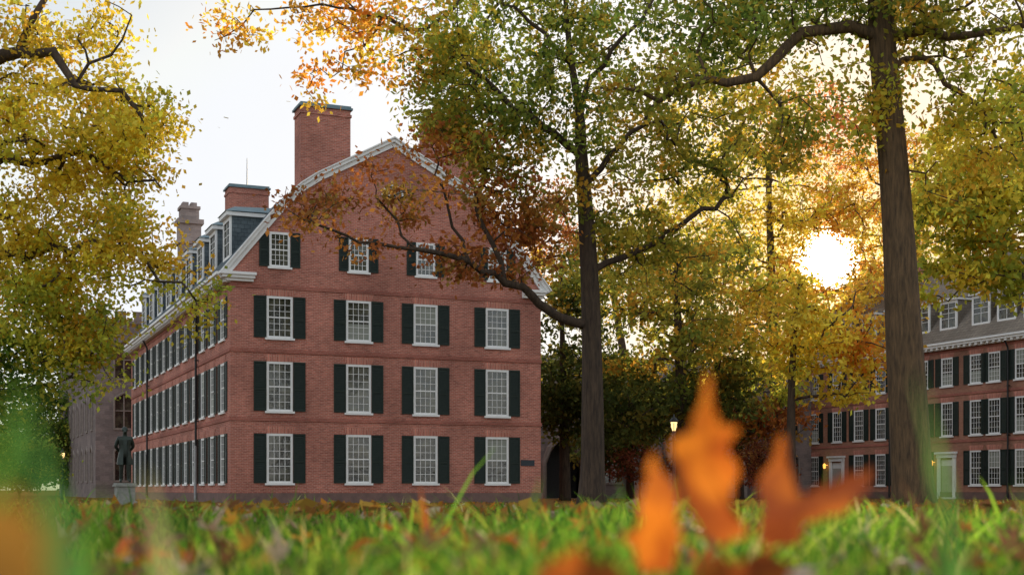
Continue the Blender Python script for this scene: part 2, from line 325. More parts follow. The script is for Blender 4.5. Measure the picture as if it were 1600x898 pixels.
ROWS = [(.95, 3.29), (4.35, 6.69), (7.81, 9.78)]
def profile(Wd):
    left = [(-.45, 10.78), (1.9, 13.68), (2.7, 14.58), (3.35, 15.2), (4.1, 15.72)]
    return left + [(Wd/2, 17.78)] + [(Wd-x, z) for x, z in left[::-1]]
def offset_line(pr, d):
    out = []
    for i in range(len(pr)):
        a = Vector(pr[max(i-1, 0)]); b = Vector(pr[i]); c = Vector(pr[min(i+1, len(pr)-1)])
        n1 = Vector((-(b-a).y, (b-a).x)) if i > 0 else Vector((-(c-b).y, (c-b).x))
        n2 = Vector((-(c-b).y, (c-b).x)) if i < len(pr)-1 else n1
        n1 = n1.normalized(); n2 = n2.normalized(); m = (n1+n2).normalized(); k = d/max(m.dot(n1), .4)
        out.append((b.x+m.x*k, b.y+m.y*k))
    return out
def hall(root, Wd, Ln, front_cols, side_cols, doors=(), dormers=(), chimneys=(), rnd=None, brick='brick', pipes=(), slate='slate'):
    rnd = rnd or random.Random(3)
    prof = profile(Wd)
    fh = []; wins = []
    for c in front_cols:
        for z0, z1 in ROWS: fh.append(rect(c, 1.26, z0, z1)); wins.append(((c, 0, z0), 0, 1.26, z1-z0, True))
        if 1.5 < c < Wd-1.5: fh.append(rect(c, 1.0, 11.17, 12.82)); wins.append(((c, 0, 11.17), 0, 1.0, 1.65, False))
    if front_cols:
        cx = Wd/2; arc = [(cx-.55, 15.0)]+[(cx+.55*math.cos(a), 15.0+.55*math.sin(a)) for a in np.linspace(0, math.pi, 11)[:-1]]
        fh.append(arc)
    w = MB()
    gp = [(x, z-.12) for x, z in prof if 0 < x < Wd]
    outer = [(0, 0), (Wd, 0), (Wd, 11.0)] + gp[::-1] + [(0, 11.0)]
    wall_face(w, outer, fh, lambda a, b, d: (a, d, b))
    sh = []
    for c in side_cols:
        for ri, (z0, z1) in enumerate(ROWS):
            if ri == 0 and any(abs(c-d) < 1.2 for d in doors): continue
            sh.append(rect(c, 1.2, z0, z1)); wins.append(((0, c, z0), -math.pi/2, 1.2, z1-z0, True))
    for d in doors: sh.append(rect(d, 1.3, .12, 2.75))
    wall_face(w, [(0, 0), (Ln, 0), (Ln, 10.9), (0, 10.9)], sh, lambda a, b, d: (d, a, b))
    w.add([(Wd,0,0),(Wd,Ln,0),(Wd,Ln,10.9),(Wd,0,10.9)], [(0,1,2,3)])
    bo = [(0, Ln, 0), (Wd, Ln, 0), (Wd, Ln, 11.0)]+[(x, Ln, z) for x, z in gp[::-1]]+[(0, Ln, 11.0)]
    w.add(bo, [tuple(range(len(bo)))])
    w.build('wall', M[brick], root)
    for pos, rz, ww, hh, li in wins:
        put_window(root, pos, rz, ww, hh, rnd, lintel=li)
    b = MB(); b.box(-.07, Wd+.07, -.07, -.001, -.3, .48); b.box(-.07, -.001, -.001, Ln+.05, -.3, .48); b.build('foundation', M['brownstone'], root)
    for z in (3.88, 7.1, 10.12):
        b = MB(); b.box(-.045, Wd+.045, -.045, -.001, z, z+.17); b.box(-.045, -.001, -.001, Ln, z, z+.17); b.build('string_course', M['brick_band'], root)
    b = MB(); b.box(-.30, -.001, .0, Ln, 10.33, 10.5); b.box(-.55, -.001, -.0, Ln, 10.5, 10.66); b.box(-.66, -.001, 0, Ln, 10.66, 10.80)
    n = int(Ln/.55)
    for i in range(n): y = .3+i*.55; b.box(-.50, -.30, y, y+.2, 10.36, 10.498)
    b.build('cornice', M['white'], root)
    for x0, x1 in ((-.0, 1.05), (Wd-1.05, Wd+.0)):
        l = x0 < 1; b = MB()
        b.box(x0-(.2 if l else 0), x1+(0 if l else .06), -.2, -.002, 10.38, 10.52)
        b.box(x0-(.42 if l else 0), x1+(.05 if l else .12), -.32, -.002, 10.52, 10.66)
        b.box(x0-(.55 if l else 0), x1+(.1 if l else .2), -.4, -.002, 10.66, 10.79)
        b.build('cornice_return', M['white'], root)
    b = MB()
    for lo, hi, y0, y1 in ((.36, .15, -.12, -.003), (.148, .0, -.26, -.003), (-.002, -.06, -.34, -.003)):
        A = offset_line(prof, -lo); B = offset_line(prof, -hi); m = len(prof)
        vs = [(x, y, z) for y in (y0, y1) for pl in (A, B) for x, z in pl]; fs = []
        for i in range(m-1):
            for (p, q) in ((0, m), (m, 3*m), (3*m, 2*m), (2*m, 0)): fs.append((p+i, p+i+1, q+i+1, q+i))
        fs += [(0, m, 3*m, 2*m), (m-1, 2*m-1, 4*m-1, 3*m-1)]
        b.add(vs, fs)
    b.build('raking_cornice', M['white'], root)
    b = MB()
    for i in range(len(prof)-1):
        (xa, za), (xb, zb) = prof[i], prof[i+1]
        b.add([(xa,0,za+.075),(xb,0,zb+.075),(xb,Ln+.2,zb+.075),(xa,Ln+.2,za+.075)], [(0,1,2,3)])
        b.add([(xa,0,za-.1),(xb,0,zb-.1),(xb,Ln+.2,zb-.1),(xa,Ln+.2,za-.1)], [(0,1,2,3)])
    b.build('roof', M[slate], root)
    if front_cols:
        cx = Wd/2; fr = MB()
        fr.tube([(cx+.52*math.cos(a), -.01, 15.0+.52*math.sin(a)) for a in np.linspace(0, math.pi, 13)], [.05]*13, 6)
        fr.box(cx-.58, cx+.58, -.06, .1, 14.93, 15.02)
        for a in (45, 90, 135): a = math.radians(a); fr.tube([(cx, .05, 15.0), (cx+.5*math.cos(a), .05, 15+.5*math.sin(a))], [.018]*2, 4)
        lu = fr.build('lunette', M['white'], root)
        p = MB(); p.prism([(cx+.54*math.cos(a), 15.0+.54*math.sin(a)) for a in np.linspace(0, math.pi, 13)], .09, .12); p.build('pane', M['pane'], lu)
    if dormers:
        hw = .86; dm = MB(); dm.cur = 0; zf, zt = 11.75, 13.78
        for s in (-1, 1):
            dm.box(.30, .40, s*hw-(.16 if s > 0 else 0), s*hw+(0 if s > 0 else .16), zf, zt)
        dm.box(.30, .40, -hw+.16, hw-.16, zt-.2, zt); dm.box(.30, .40, -hw+.16, hw-.16, zf, zf+.16)
        dm.box(.12, .40, -hw-.14, hw+.14, zt+.002, zt+.20)
        for s in (-1, 1): dm.box(.402, 2.5, s*(hw+.02)-.1, s*(hw+.02)+.1, zt+.002, zt+.18)
        dm.box(.33, .37, -.02, .02, zf+.16, zt-.2)
        for z in (.38, .6, .8): zz = zf+.16+(zt-zf-.36)*z; dm.box(.33, .37, -hw+.16, hw-.16, zz-.016, zz+.016)
        dm.cur = 1
        for s in (-1, 1): dm.add([(.40,s*hw*.985,zf),(.40,s*hw*.985,zt),(2.5,s*hw*.985,zt),(2.5,s*hw*.985,zt-.1)], [(0,1,2,3)])
        dme = dm.mesh('dormer', [M['white'], M[slate]])
        dr = MB(); z2 = zt+.205
        dr.add([(.06,-hw-.2,z2),(.06,hw+.2,z2),(2.7,hw+.2,z2+.02),(2.7,-hw-.2,z2+.02),(.7,0,z2+.42),(3.0,0,z2+.5)], [(0,1,4),(1,2,5,4),(0,4,5,3),(2,3,5),(0,1,2,3)])
        drm = dr.mesh('dormer_roof', M['copper'] if slate == 'slate' else M[slate])
        dp = MB(); dp.box(.352, .356, -hw+.16, hw-.16, zf+.16, zt-.2); dpm = dp.mesh('pane', M['pane'])
        for y in dormers:
            o = link('dormer', dme, root, (0, y, 0)); link('dormer_roof', drm, o); link('pane', dpm, o)
    for (x0, x1, y0, y1, z1) in chimneys:
        b = MB(); b.box(x0, x1, y0, y1, 13.5, z1-.2); b.box(x0-.05, x1+.05, y0-.05, y1+.05, z1-.55, z1-.42)
        ch = b.build('chimney', M['brick'], root)
        b = MB(); b.box(x0-.10, x1+.10, y0-.10, y1+.10, z1-.2, z1-.10); b.box(x0-.03, x1+.03, y0-.03, y1+.03, z1-.10, z1); b.build('chimney_cap', M['copper'], ch)
    for d in doors:
        f = MB()
        for s in (-1, 1): f.box(-.12, .1, d+s*.78-.13, d+s*.78+.13, 0, 2.85)
        f.box(-.16, .1, d-.95, d+.95, 2.85, 3.12); f.box(-.26, .1, d-1.05, d+1.05, 3.12, 3.26); f.box(.05, .12, d-.65, d+.65, 2.3, 2.85)
        f.box(-.5, .1, d-1.0, d+1.0, -.2, .12)
        f.build('door_surround', M['white'], root)
        q = MB(); q.box(.06, .12, d-.65, d+.65, .12, 2.3)
        for zz in (.3, 1.3):
            for s in (-1, 1): q.box(.03, .06, d+s*.3-.2, d+s*.3+.2, zz, zz+.75)
        q.build('door', M['door'], root)
        k = MB(); k.lathe([(.05,0),(.1,.06),(.12,.3),(.09,.36),(.02,.42)], (-.3, d+1.25, 2.3), 8); k.box(-.2, 0, d+1.23, d+1.27, 2.55, 2.59)
        k.build('wall_lantern', M['amber'], root)
    for (y, zt, col) in pipes:
        b = MB(); b.tube([(-.4, y, 10.4), (-.14, y, 9.9), (-.14, y, 2.9)], [.06]*3, 8)
        for z in (4.2, 7.4): b.box(-.21, 0, y-.09, y+.09, z, z+.06)
        o = b.build('downspout', M['iron'], root)
        b = MB(); b.tube([(-.16, y, 2.95), (-.16, y, .1)], [.075]*2, 8); b.build('drain_boot', M[col], o)

C0 = (-13.158, 63.1, 0)
r = empty('brick_hall', C0, ROT)
tag(r, 'large four storey red brick hall with curved gable, white sash windows and black shutters', 'building')
rnd = random.Random(11)
hall(r, 15.86, 36.8, [2.33, 6.2, 9.63, 13.45], [1.9+2.72*i for i in range(13)], dormers=[2.6+3.75*i for i in range(9)],
     chimneys=[(3.5, 5.95, .55, 1.9, 19.3), (3.6, 6.0, 18.9, 20.4, 19.2), (9.95, 12.4, .55, 1.9, 19.3), (9.9, 12.3, 18.9, 20.4, 19.2)], rnd=rnd,
     pipes=[(8.7, 10, 'pipe_grey'), (27.5, 10, 'iron')])
b = MB(); b.tube([(4.8, 19.6, 19.2), (4.8, 19.6, 21.0)], [.035, .015], 5); b.build('lightning_rod', M['iron'], r)
b = MB(); b.box(14.75, 15.5, -.03, -.002, 1.85, 2.15); b.build('plaque', M['sign'], r)
b = MB(); b.box(-.03, -.002, .7, 1.15, 1.6, 2.4); b.build('plaque', M['sign'], r)

r = empty('brick_hall', (36.75, 78.1, 0), ROT)
tag(r, 'far right red brick hall with dormers, partly hidden behind the thick tree trunk', 'building')
hall(r, 13, 35, [], [2.0, 4.6, 7.2, 9.9, 12.4, 14.1, 16.96, 19.5, 21.9, 24.2, 26.8, 29.5, 32.5], doors=(16.96, 29.5),
     dormers=[3.2, 6.2, 9.2, 11.6, 14.0, 17.2, 20, 23, 26, 29, 32], chimneys=[(3.3, 5.5, 8, 9.4, 18.5), (3.3, 5.5, 26, 27.4, 18.5)], rnd=rnd, brick='brick_far', pipes=[(11.0, 10, 'iron'), (23, 10, 'iron')], slate='slate_far')

# gothic stone ranges
def lancet(c, w, z0, zs, ap):
    return [(c-w/2, z0), (c+w/2, z0), (c+w/2, zs)] + [(c+w/2*(1-t)*(1+.35*t), zs+(ap-zs)*t) for t in (.35, .7)] + [(c, ap)] + [(c-w/2*(1-t)*(1+.35*t), zs+(ap-zs)*t) for t in (.7, .35)] + [(c-w/2, zs)]
def gothic(root, Wd, Ln, H, fc, sc, rows, arch=None):
    w = MB(); holes = [lancet(c, 1.5, z0, z1-.5, z1) for c in fc for z0, z1 in rows if not (arch and abs(c-arch) < 2.6 and z0 < 4)]
    ah = []
    if arch: ah = [lancet(arch, 3.0, .02, 2.6, 4.6)]
    wall_face(w, [(0,-.3),(Wd,-.3),(Wd,H),(0,H)], holes+ah, lambda a, b, d: (a, d, b), .3)
    sh = [lancet(c, 1.5, z0, z1-.5, z1) for c in sc for z0, z1 in rows]
    wall_face(w, [(0,-.3),(Ln,-.3),(Ln,H),(0,H)], sh, lambda a, b, d: (d, a, b), .3)
    w.add([(Wd,0,-.3),(Wd,Ln,-.3),(Wd,Ln,H),(Wd,0,H)], [(0,1,2,3)]); w.add([(0,Ln,-.3),(Wd,Ln,-.3),(Wd,Ln,H),(0,Ln,H)], [(0,1,2,3)])
    w.build('wall', M['stone'], root)
    b = MB(); b.box(-.15, Wd+.1, -.15, -.002, H-.2, H); b.box(-.15, -.002, -.002, Ln, H-.2, H)
    i = 0
    while i*1.5 < Wd-.8: b.box(i*1.5, i*1.5+.85, -.15, .25, H+.002, H+.8); i += 1
    i = 1
    while i*1.5 < Ln-.8: b.box(-.15, .25, i*1.5, i*1.5+.85, H+.002, H+.8); i += 1
    b.build('parapet', M['stone'], root)
    b = MB(); b.add([(.3,.3,H),(Wd,.3,H),(Wd,Ln,H),(.3,Ln,H),(.6,Ln*.5,H+2.5),(Wd,Ln*.5,H+2.5)], [(0,1,5,4),(3,2,5,4),(0,3,4),(1,2,5)]); b.build('roof', M['slate_far'], root)
    def trac(rz, loc, ap):
        z0, z1 = ap; f = MB(); h = z1-z0
        f.box(-.05, .05, .05, .2, 0, h-.15); f.box(-.75, .75, .06, .19, h*.5-.04, h*.5+.04)
        f.box(-.85, .85, -.08, .1, -.16, -.002)
        f.tube([(a, -.02, c) for a, c in [(-.78,0),(-.78,h-.5),(-.6,h-.3),(0,h+.04),(.6,h-.3),(.78,h-.5),(.78,0)]], [.1]*7, 5)
        o = f.build('window', M['limestone'], root, loc=loc, rz=rz)
        p = MB(); p.prism(lancet(0, 1.54, 0, h-.5, h), .22, .24); p.build('pane', M['pane'], o)
    for c in fc:
        for z0, z1 in rows:
            if arch and abs(c-arch) < 2.6 and z0 < 4: continue
            trac(0, (c, 0, z0), (z0, z1))
    for c in sc:
        for z0, z1 in rows: trac(-math.pi/2, (0, c, z0), (z0, z1))
    bx = sorted(fc)
    for i in range(len(bx)-1):
        c = (bx[i]+bx[i+1])/2
        if arch and abs(c-arch) < 2.3: continue
        b = MB(); b.box(c-.35, c+.35, -.6, -.003, -.3, H*.55); b.prism([(c-.35, H*.55), (c+.35, H*.55), (c+.2, H*.55+1.2), (c-.2, H*.55+1.2)], -.35, -.003); b.build('buttress', M['limestone'], root)
    if arch:
        b = MB(); pts = [(arch-1.6,0),(arch-1.6,2.6),(arch-1.15,3.7),(arch,4.75),(arch+1.15,3.7),(arch+1.6,2.6),(arch+1.6,0)]
        b.tube([(x, -.05, z) for x, z in pts], [.22]*7, 6); b.build('arch_moulding', M['limestone'], root)
        b = MB(); b.prism(lancet(arch, 3.0, .02, 2.6, 4.6), .9, 1.0); b.build('gate', M['iron'], root)
r = empty('stone_hall', (-33.3, 108, 0), ROT)
tag(r, 'brownish grey stone hall with pointed windows and battlements left of the main brick hall', 'building')
gothic(r, 20, 38, 14.2, [2.2, 5.4, 8.6, 11.8, 15], [3+4.2*i for i in range(9)], [(1.4, 4.2), (5.6, 8.4), (9.6, 12.6)])
b = MB(); b.box(7.35, 9.05, 4.4, 6.0, 13, 21.6); b.box(7.15, 9.25, 4.2, 6.2, 21.6, 22.0); b.box(7.3, 9.1, 4.35, 6.05, 22.0, 23.3); b.box(7.1, 9.3, 4.15, 6.25, 23.3, 23.7); b.box(7.45, 8.95, 4.5, 5.9, 23.7, 24.6)
b.box(7.35, 9.05, 4.4, 6.0, 24.6, 24.85); b.box(7.6, 8.1, 4.7, 5.7, 24.85, 25.2); b.box(8.3, 8.8, 4.7, 5.7, 24.85, 25.2)
b.build('chimney_turret', M['stone_pale'], r)
r = empty('stone_hall', (1.4, 99, 0), ROT)
tag(r, 'stone hall with pointed archway right of the main brick hall, behind the trees', 'building')
gothic(r, 27, 10, 8.6, [6.6, 9.8, 13, 16.2, 19.4, 22.6], [], [(1.2, 3.6), (5.0, 7.6)], arch=2.6)

# ------------------------------------------------------------------ trees
PAL = {
 'gold': [((.60,.44,.05), 4), ((.52,.42,.055), 3), ((.34,.36,.05), 2), ((.60,.33,.04), 1.6)],
 'goldgreen': [((.52,.41,.05), 3), ((.36,.37,.05), 3), ((.20,.25,.04), 2.3), ((.56,.30,.04), 1)],
 'olive': [((.24,.24,.04), 4), ((.36,.30,.045), 3), ((.13,.16,.03), 2.6), ((.50,.27,.04), 1.8)],
 'green': [((.15,.20,.035), 4), ((.26,.27,.045), 3), ((.08,.13,.03), 2.6), ((.44,.30,.045), 1.4)],
 'lush': [((.11,.18,.03), 4), ((.18,.24,.04), 3), ((.06,.11,.025), 2), ((.40,.36,.05), 1.2)],
 'rust': [((.32,.11,.035), 4), ((.21,.078,.03), 3), ((.42,.19,.04), 2), ((.25,.18,.045), 1.7)],
 'orange': [((.54,.29,.045), 4), ((.52,.20,.035), 2.5), ((.54,.40,.055), 3.5)],
 'dark': [((.06,.08,.024), 4), ((.095,.11,.028), 3), ((.20,.16,.035), 1.6)],
 'red': [((.24,.07,.04), 4), ((.15,.055,.033), 3), ((.26,.13,.04), 2)],
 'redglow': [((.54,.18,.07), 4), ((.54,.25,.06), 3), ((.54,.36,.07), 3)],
}
def catmull(pts, step):
    P = np.array(pts, float); out = []
    for i in range(len(P)-1):
        p0 = P[max(i-1, 0)]; p1 = P[i]; p2 = P[i+1]; p3 = P[min(i+2, len(P)-1)]
        n = max(1, int(np.linalg.norm(p2[:3]-p1[:3])/step))
        for k in range(n):
            t = k/n; out.append(.5*((2*p1)+(-p0+p2)*t+(2*p0-5*p1+4*p2-p3)*t*t+(-p0+3*p1-3*p2+p3)*t**3))
    out.append(P[-1]); return np.array(out)
def sunang(p):
    dv = p-np.array([0, 0, CZ]); dv = dv/np.linalg.norm(dv, axis=1)[:, None]
    return np.degrees(np.arccos(np.clip(dv@SUND, -1, 1)))
def make_tree(name, label, cat, trunk, limbs, blobs, bark='bark', leaf=.17, nl=75, sig=.55, zfree=3.0, group=None, rtip=.011, leafw=.30):
    T = np.array([(*at(a, b, c), d) for a, b, c, d in trunk])
    base = T[0, :3].copy(); base[2] = float(gz(base[0], base[1]))-.05
    T[0, 2] = base[2]
    P = []; par = []; R = []
    def addpoly(pts, parent):
        pr = parent
        for q in pts:
            P.append(q[:3]); R.append(max(q[3], .008)); par.append(pr); pr = len(P)-1
    tr = catmull(T, .5); addpoly(tr, -1); ntr = len(P)
    for lb in limbs:
        q = catmull(np.array([(*at(a, b, c), d) for a, b, c, d in lb]), .45)
        amp = np.clip(.10-q[:, 3]*.2, .02, .1)[:, None]
        q[1:, :3] += (rng.normal(size=(len(q)-1, 3))*amp[1:])
        d = np.linalg.norm(np.array(P)-q[0, :3], axis=1); j = int(np.argmin(d))
        q[0, :3] = P[j] if d[j] < .8 else q[0, :3]
        addpoly(q, j)
    cl = []; pal = []
    for (px, py, Yd, rx, rz, ry, n, pn) in blobs:
        c = np.array(at(px, py, Yd)); k = Yd/F
        v = rng.normal(size=(n, 3)); v /= np.linalg.norm(v, axis=1)[:, None]; v *= (rng.random((n, 1))**(1/2.3))
        cl.append(c+v*np.array([rx*k, ry, rz*k])); pal += [pn]*n
    cl = np.concatenate(cl); pal = np.array(pal)
    ok = (cl[:, 2] > .8) & (sunang(cl) > 1.15); cl = cl[ok]; pal = pal[ok]
    PA = np.array(P)
    d0 = np.array([np.min(np.linalg.norm(PA-c, axis=1)) for c in cl]); order = np.argsort(d0); cl = cl[order]; pal = pal[order]
    buf = np.zeros((len(P)+len(cl)*40, 3)); buf[:len(P)] = PA; m = len(P); low = np.zeros(len(buf)); low[:ntr] = np.where(PA[:ntr, 2] < zfree, 50, 0)
    tips = []
    for c in cl:
        dv = buf[:m]-c; d = np.sqrt((dv**2).sum(1)); cost = d+.45*np.maximum(dv[:, 2], 0)+low[:m]
        j = int(np.argmin(cost)); a = buf[j]; dist = np.linalg.norm(c-a)
        n = int(np.clip(dist/.6, 2, 30))
        ctl = (a+c)/2+rng.normal(size=3)*.16*dist+np.array([0, 0, .10*dist])
        pr = j; path = []
        for k in range(1, n+1):
            t = k/n; q = (1-t)**2*a+2*t*(1-t)*ctl+t*t*c+rng.normal(size=3)*.035
            buf[m] = q; P.append(q); R.append(0.0); par.append(pr); pr = m; path.append(m); m += 1
        tips.append(path)
    P = buf[:m]; N_ = m; cnt = np.zeros(N_)
    for pth in tips: cnt[pth[-1]] += 1
    for i in range(N_-1, -1, -1):
        if par[i] >= 0: cnt[par[i]] += cnt[i]
    rad = np.maximum(np.array(R), rtip*np.maximum(cnt, 1)**.47)
    ch = [[] for _ in range(N_)]
    for i in range(N_):
        if par[i] >= 0: ch[par[i]].append(i)
    mb = MB(); stack = [(0, -1)]
    while stack:
        s, pp = stack.pop(); chain = []; rr = []
        if pp >= 0: chain.append(P[pp]); rr.append(min(rad[s]*1.15, rad[pp]))
        i = s
        while True:
            chain.append(P[i]); rr.append(rad[i])
            if not ch[i]: break
            k = sorted(ch[i], key=lambda q: -rad[q]-(1 if (i < ntr and q == i+1) else 0))
            for q in k[1:]: stack.append((q, i))
            i = k[0]
        if len(chain) > 1:
            mxr = max(rr); mb.tube([tuple(q-base) for q in chain], rr, 14 if mxr > .25 else 7 if mxr > .07 else 4)
    root = empty(name, tuple(base)); tag(root, label, cat, group)
    mb.build('trunk', M[bark], root, smooth=True)
    pos = []; col = []
    for pth, pn, c in zip(tips, pal, cl):
        n = int(nl*rng.uniform(.35, 1.5))
        q = P[pth[-1]]+rng.normal(size=(n, 3))*np.array([sig, sig, sig*.5])*rng.uniform(.65, 1.25)
        na = n//4; kk = rng.integers(len(pth)//2, len(pth), na); q[:na] = P[np.array(pth)[kk]]+rng.normal(size=(na, 3))*.22
        pos.append(q)
        pl = PAL[pn]; w = np.array([x[1] for x in pl], float); w /= w.sum(); cs = np.array([x[0] for x in pl])
        main = cs[rng.choice(len(pl), p=w)]; each = cs[rng.choice(len(pl), n, p=w)]
        t = rng.random((n, 1))*.55
        col.append((main*(1-t)+each*t)*rng.uniform(.75, 1.25, (n, 1))*rng.uniform(.72, 1.22))
    pos = np.concatenate(pos); col = np.concatenate(col)
    keep = rng.random(len(pos)) < np.clip((sunang(pos)-.45)/.5, 0, 1); pos = pos[keep]; col = col[keep]
    n = len(pos); a = rng.normal(size=(n, 3)); a[:, 2] -= .35; a /= np.linalg.norm(a, axis=1)[:, None]
    w = np.cross(a, rng.normal(size=(n, 3))); w /= np.linalg.norm(w, axis=1)[:, None]
    Ls = (leaf*rng.uniform(.6, 1.35, n))[:, None]; p0 = pos-base
    V = np.stack([p0, p0+a*Ls*.55+w*Ls*leafw, p0+a*Ls, p0+a*Ls*.45-w*Ls*leafw], 1).reshape(-1, 3)
    link('crown', quadmesh('crown', V, np.arange(4*n).reshape(-1, 4), M['leaf'], np.clip(col, 0, .62)), root)
    return root

make_tree('oak_tree', 'tall oak with rust and olive leaves in front of the main brick hall', 'tree',
 [(925,800,46,.60),(925,768,46,.48),(926,735,46,.42),(926,650,46,.39),(925,560,46,.35),(922,450,46,.32),(915,330,46,.27),(908,240,46,.22),(905,170,46,.16),(893,100,46,.12),(885,20,46,.085),(880,-60,46,.05)],
 [[(916,510,46,.18),(880,494,45.5,.165),(845,476,45,.15),(815,447,44.6,.135),(775,427,44,.12),(735,408,43.5,.105),(700,393,43,.09),(650,386,42.5,.07),(590,385,42,.05),(520,360,41.5,.035),(450,330,41,.02)],
  [(740,410,43.5,.06),(720,370,43.6,.055),(700,320,43.5,.045),(680,270,43.5,.025)],
  [(795,432,44.2,.07),(770,380,44,.055),(745,330,44,.04),(735,270,44,.025)],
  [(650,386,42.5,.04),(620,340,42.5,.035),(590,310,42.4,.02)],
  [(930,437,46,.13),(950,412,46.2,.11),(990,396,46.5,.1),(1030,376,47,.08),(1080,340,47,.06),(1130,315,47.5,.04),(1190,260,48,.025)],
  [(906,242,46,.15),(870,214,45.2,.13),(835,190,44.6,.11),(800,165,44,.08),(740,110,43.6,.06),(690,60,43.2,.04)],
  [(914,300,46,.12),(950,245,45.6,.1),(1000,190,45.3,.075),(1050,130,45,.05)],
  [(905,180,46,.11),(930,120,45.5,.09),(975,60,45,.07),(1030,-10,45,.05)],
  [(893,100,46,.09),(850,50,45.5,.07),(800,10,45,.05)],
  [(884,0,46,.09),(800,-50,45,.08),(730,-10,44.5,.07),(660,48,44,.055),(600,32,43.6,.045),(530,12,43.3,.038),(450,8,43,.028),(380,35,43,.018),(330,70,43,.01)],
  [(600,32,43.6,.03),(560,70,43.4,.02),(520,120,43.2,.012)]],
 [(880,40,46.6,225,110,3.6,144,'green'),(740,150,45,115,90,3,72,'green'),(1040,220,47.5,150,110,3.2,94,'olive'),(960,330,46.8,100,80,2.6,36,'olive'),(890,170,44.6,110,110,1.3,32,'green'),
  (630,320,43,180,90,2.5,32,'rust'),(500,330,42,90,50,1.5,12,'rust'),(755,395,44,85,60,2,22,'rust'),(820,385,45,50,65,1.2,18,'rust'),(700,240,43.6,70,50,1.2,9,'rust'),(1060,400,47.5,120,75,2.5,50,'olive'),(1150,120,47,130,110,3,58,'goldgreen'),(775,240,44.3,85,75,2.2,50,'olive'),(805,310,44.5,70,60,2,22,'rust'),(690,60,44,90,70,3,36,'goldgreen'),(690,170,44,50,60,1.5,14,'olive'),
  (500,15,43.3,170,42,1.8,28,'orange'),(360,45,43,50,30,1,6,'orange'),(620,90,43.8,80,60,1.5,14,'orange'),(480,110,43.3,90,50,1.5,6,'orange')], nl=52, sig=.43, leaf=.20)
make_tree('oak_tree', 'oak with the thickest bare trunk, standing right of the sun', 'tree',
 [(1430,815,38,.68),(1427,770,38,.60),(1424,730,38,.565),(1420,650,38,.54),(1412,520,38,.50),(1406,400,38,.45),(1397,270,38,.41),(1386,150,38,.39),(1378,60,38,.37),(1372,-60,38,.3),(1365,-200,38,.15)],
 [[(1370,52,38,.2),(1330,46,37.8,.18),(1290,50,37.5,.165),(1250,62,37.3,.155),(1215,90,37,.145),(1180,118,37,.135),(1140,127,36.8,.12),(1100,128,36.8,.10),(1060,140,36.8,.085),(1030,152,36.8,.07),(990,135,36.8,.05),(940,140,36.8,.03)],
  [(1392,62,38,.16),(1450,45,37.5,.14),(1520,60,37,.1),(1600,40,36.5,.08),(1680,60,36,.04)],
  [(1390,120,38,.1),(1440,90,37.8,.08),(1480,130,37.6,.06),(1540,180,37.5,.03)],
  [(1375,10,38,.14),(1310,-60,38,.1),(1200,-90,38,.06)]],
 [(1250,-5,37.9,230,60,2.6,80,'green'),(1490,30,37.5,170,80,3,66,'olive'),(1130,40,37,120,55,2.5,32,'green'),(1560,180,37.5,90,130,2.5,46,'goldgreen'),(1020,130,36.8,80,40,1.5,18,'olive'),(1310,170,38,100,80,2,28,'goldgreen'),(1470,-60,38,200,90,3,40,'olive'),(1490,240,37.5,60,110,2,24,'gold'),(1220,210,37.5,80,50,2,16,'olive')], bark='bark_grey', zfree=9, nl=54, sig=.43, leaf=.185)
make_tree('elm_tree', 'golden yellow tree hanging in from the left edge of the view', 'tree',
 [(-170,840,30,.55),(-165,700,30,.45),(-155,500,30,.38),(-130,250,30,.3),(-90,100,30,.22),(-40,-100,30,.1)],
 [[(-105,145,30,.22),(-30,100,30,.18),(30,75,29.5,.13),(80,86,29,.1),(115,125,28.8,.08),(160,140,28.8,.05),(220,170,28.8,.03)],
  [(30,75,29.5,.09),(40,30,29.5,.08),(75,-15,29.5,.06)],
  [(115,125,28.8,.05),(170,80,28.8,.035),(200,20,28.8,.02)],
  [(-140,330,30,.16),(-40,260,30,.13),(40,250,29.7,.1),(120,240,29.5,.07),(200,270,29.3,.04),(260,300,29.2,.02)],
  [(-148,440,30,.14),(-50,420,30,.11),(50,400,29.7,.08),(140,380,29.5,.06),(220,410,29.4,.03),(290,450,29.3,.015)],
  [(-155,530,30,.12),(-40,520,30,.09),(60,540,30,.05),(130,560,30,.03)]],
 [(50,210,30,170,100,2,104,'gold'),(195,210,29.5,90,95,1.5,68,'gold'),(70,370,30,170,110,2,108,'gold'),(205,390,29.5,75,75,1.3,38,'gold'),(40,500,30,130,75,1.8,60,'goldgreen'),(30,70,30,90,70,1.8,32,'gold'),(140,50,29.5,70,60,1.5,10,'gold'),(10,590,30,85,55,1.5,40,'lush'),(310,460,29.3,32,58,.8,7,'goldgreen'),(130,540,29.5,80,75,1.2,36,'goldgreen')],
 leaf=.122, nl=80, sig=.33, leafw=.34, zfree=5)
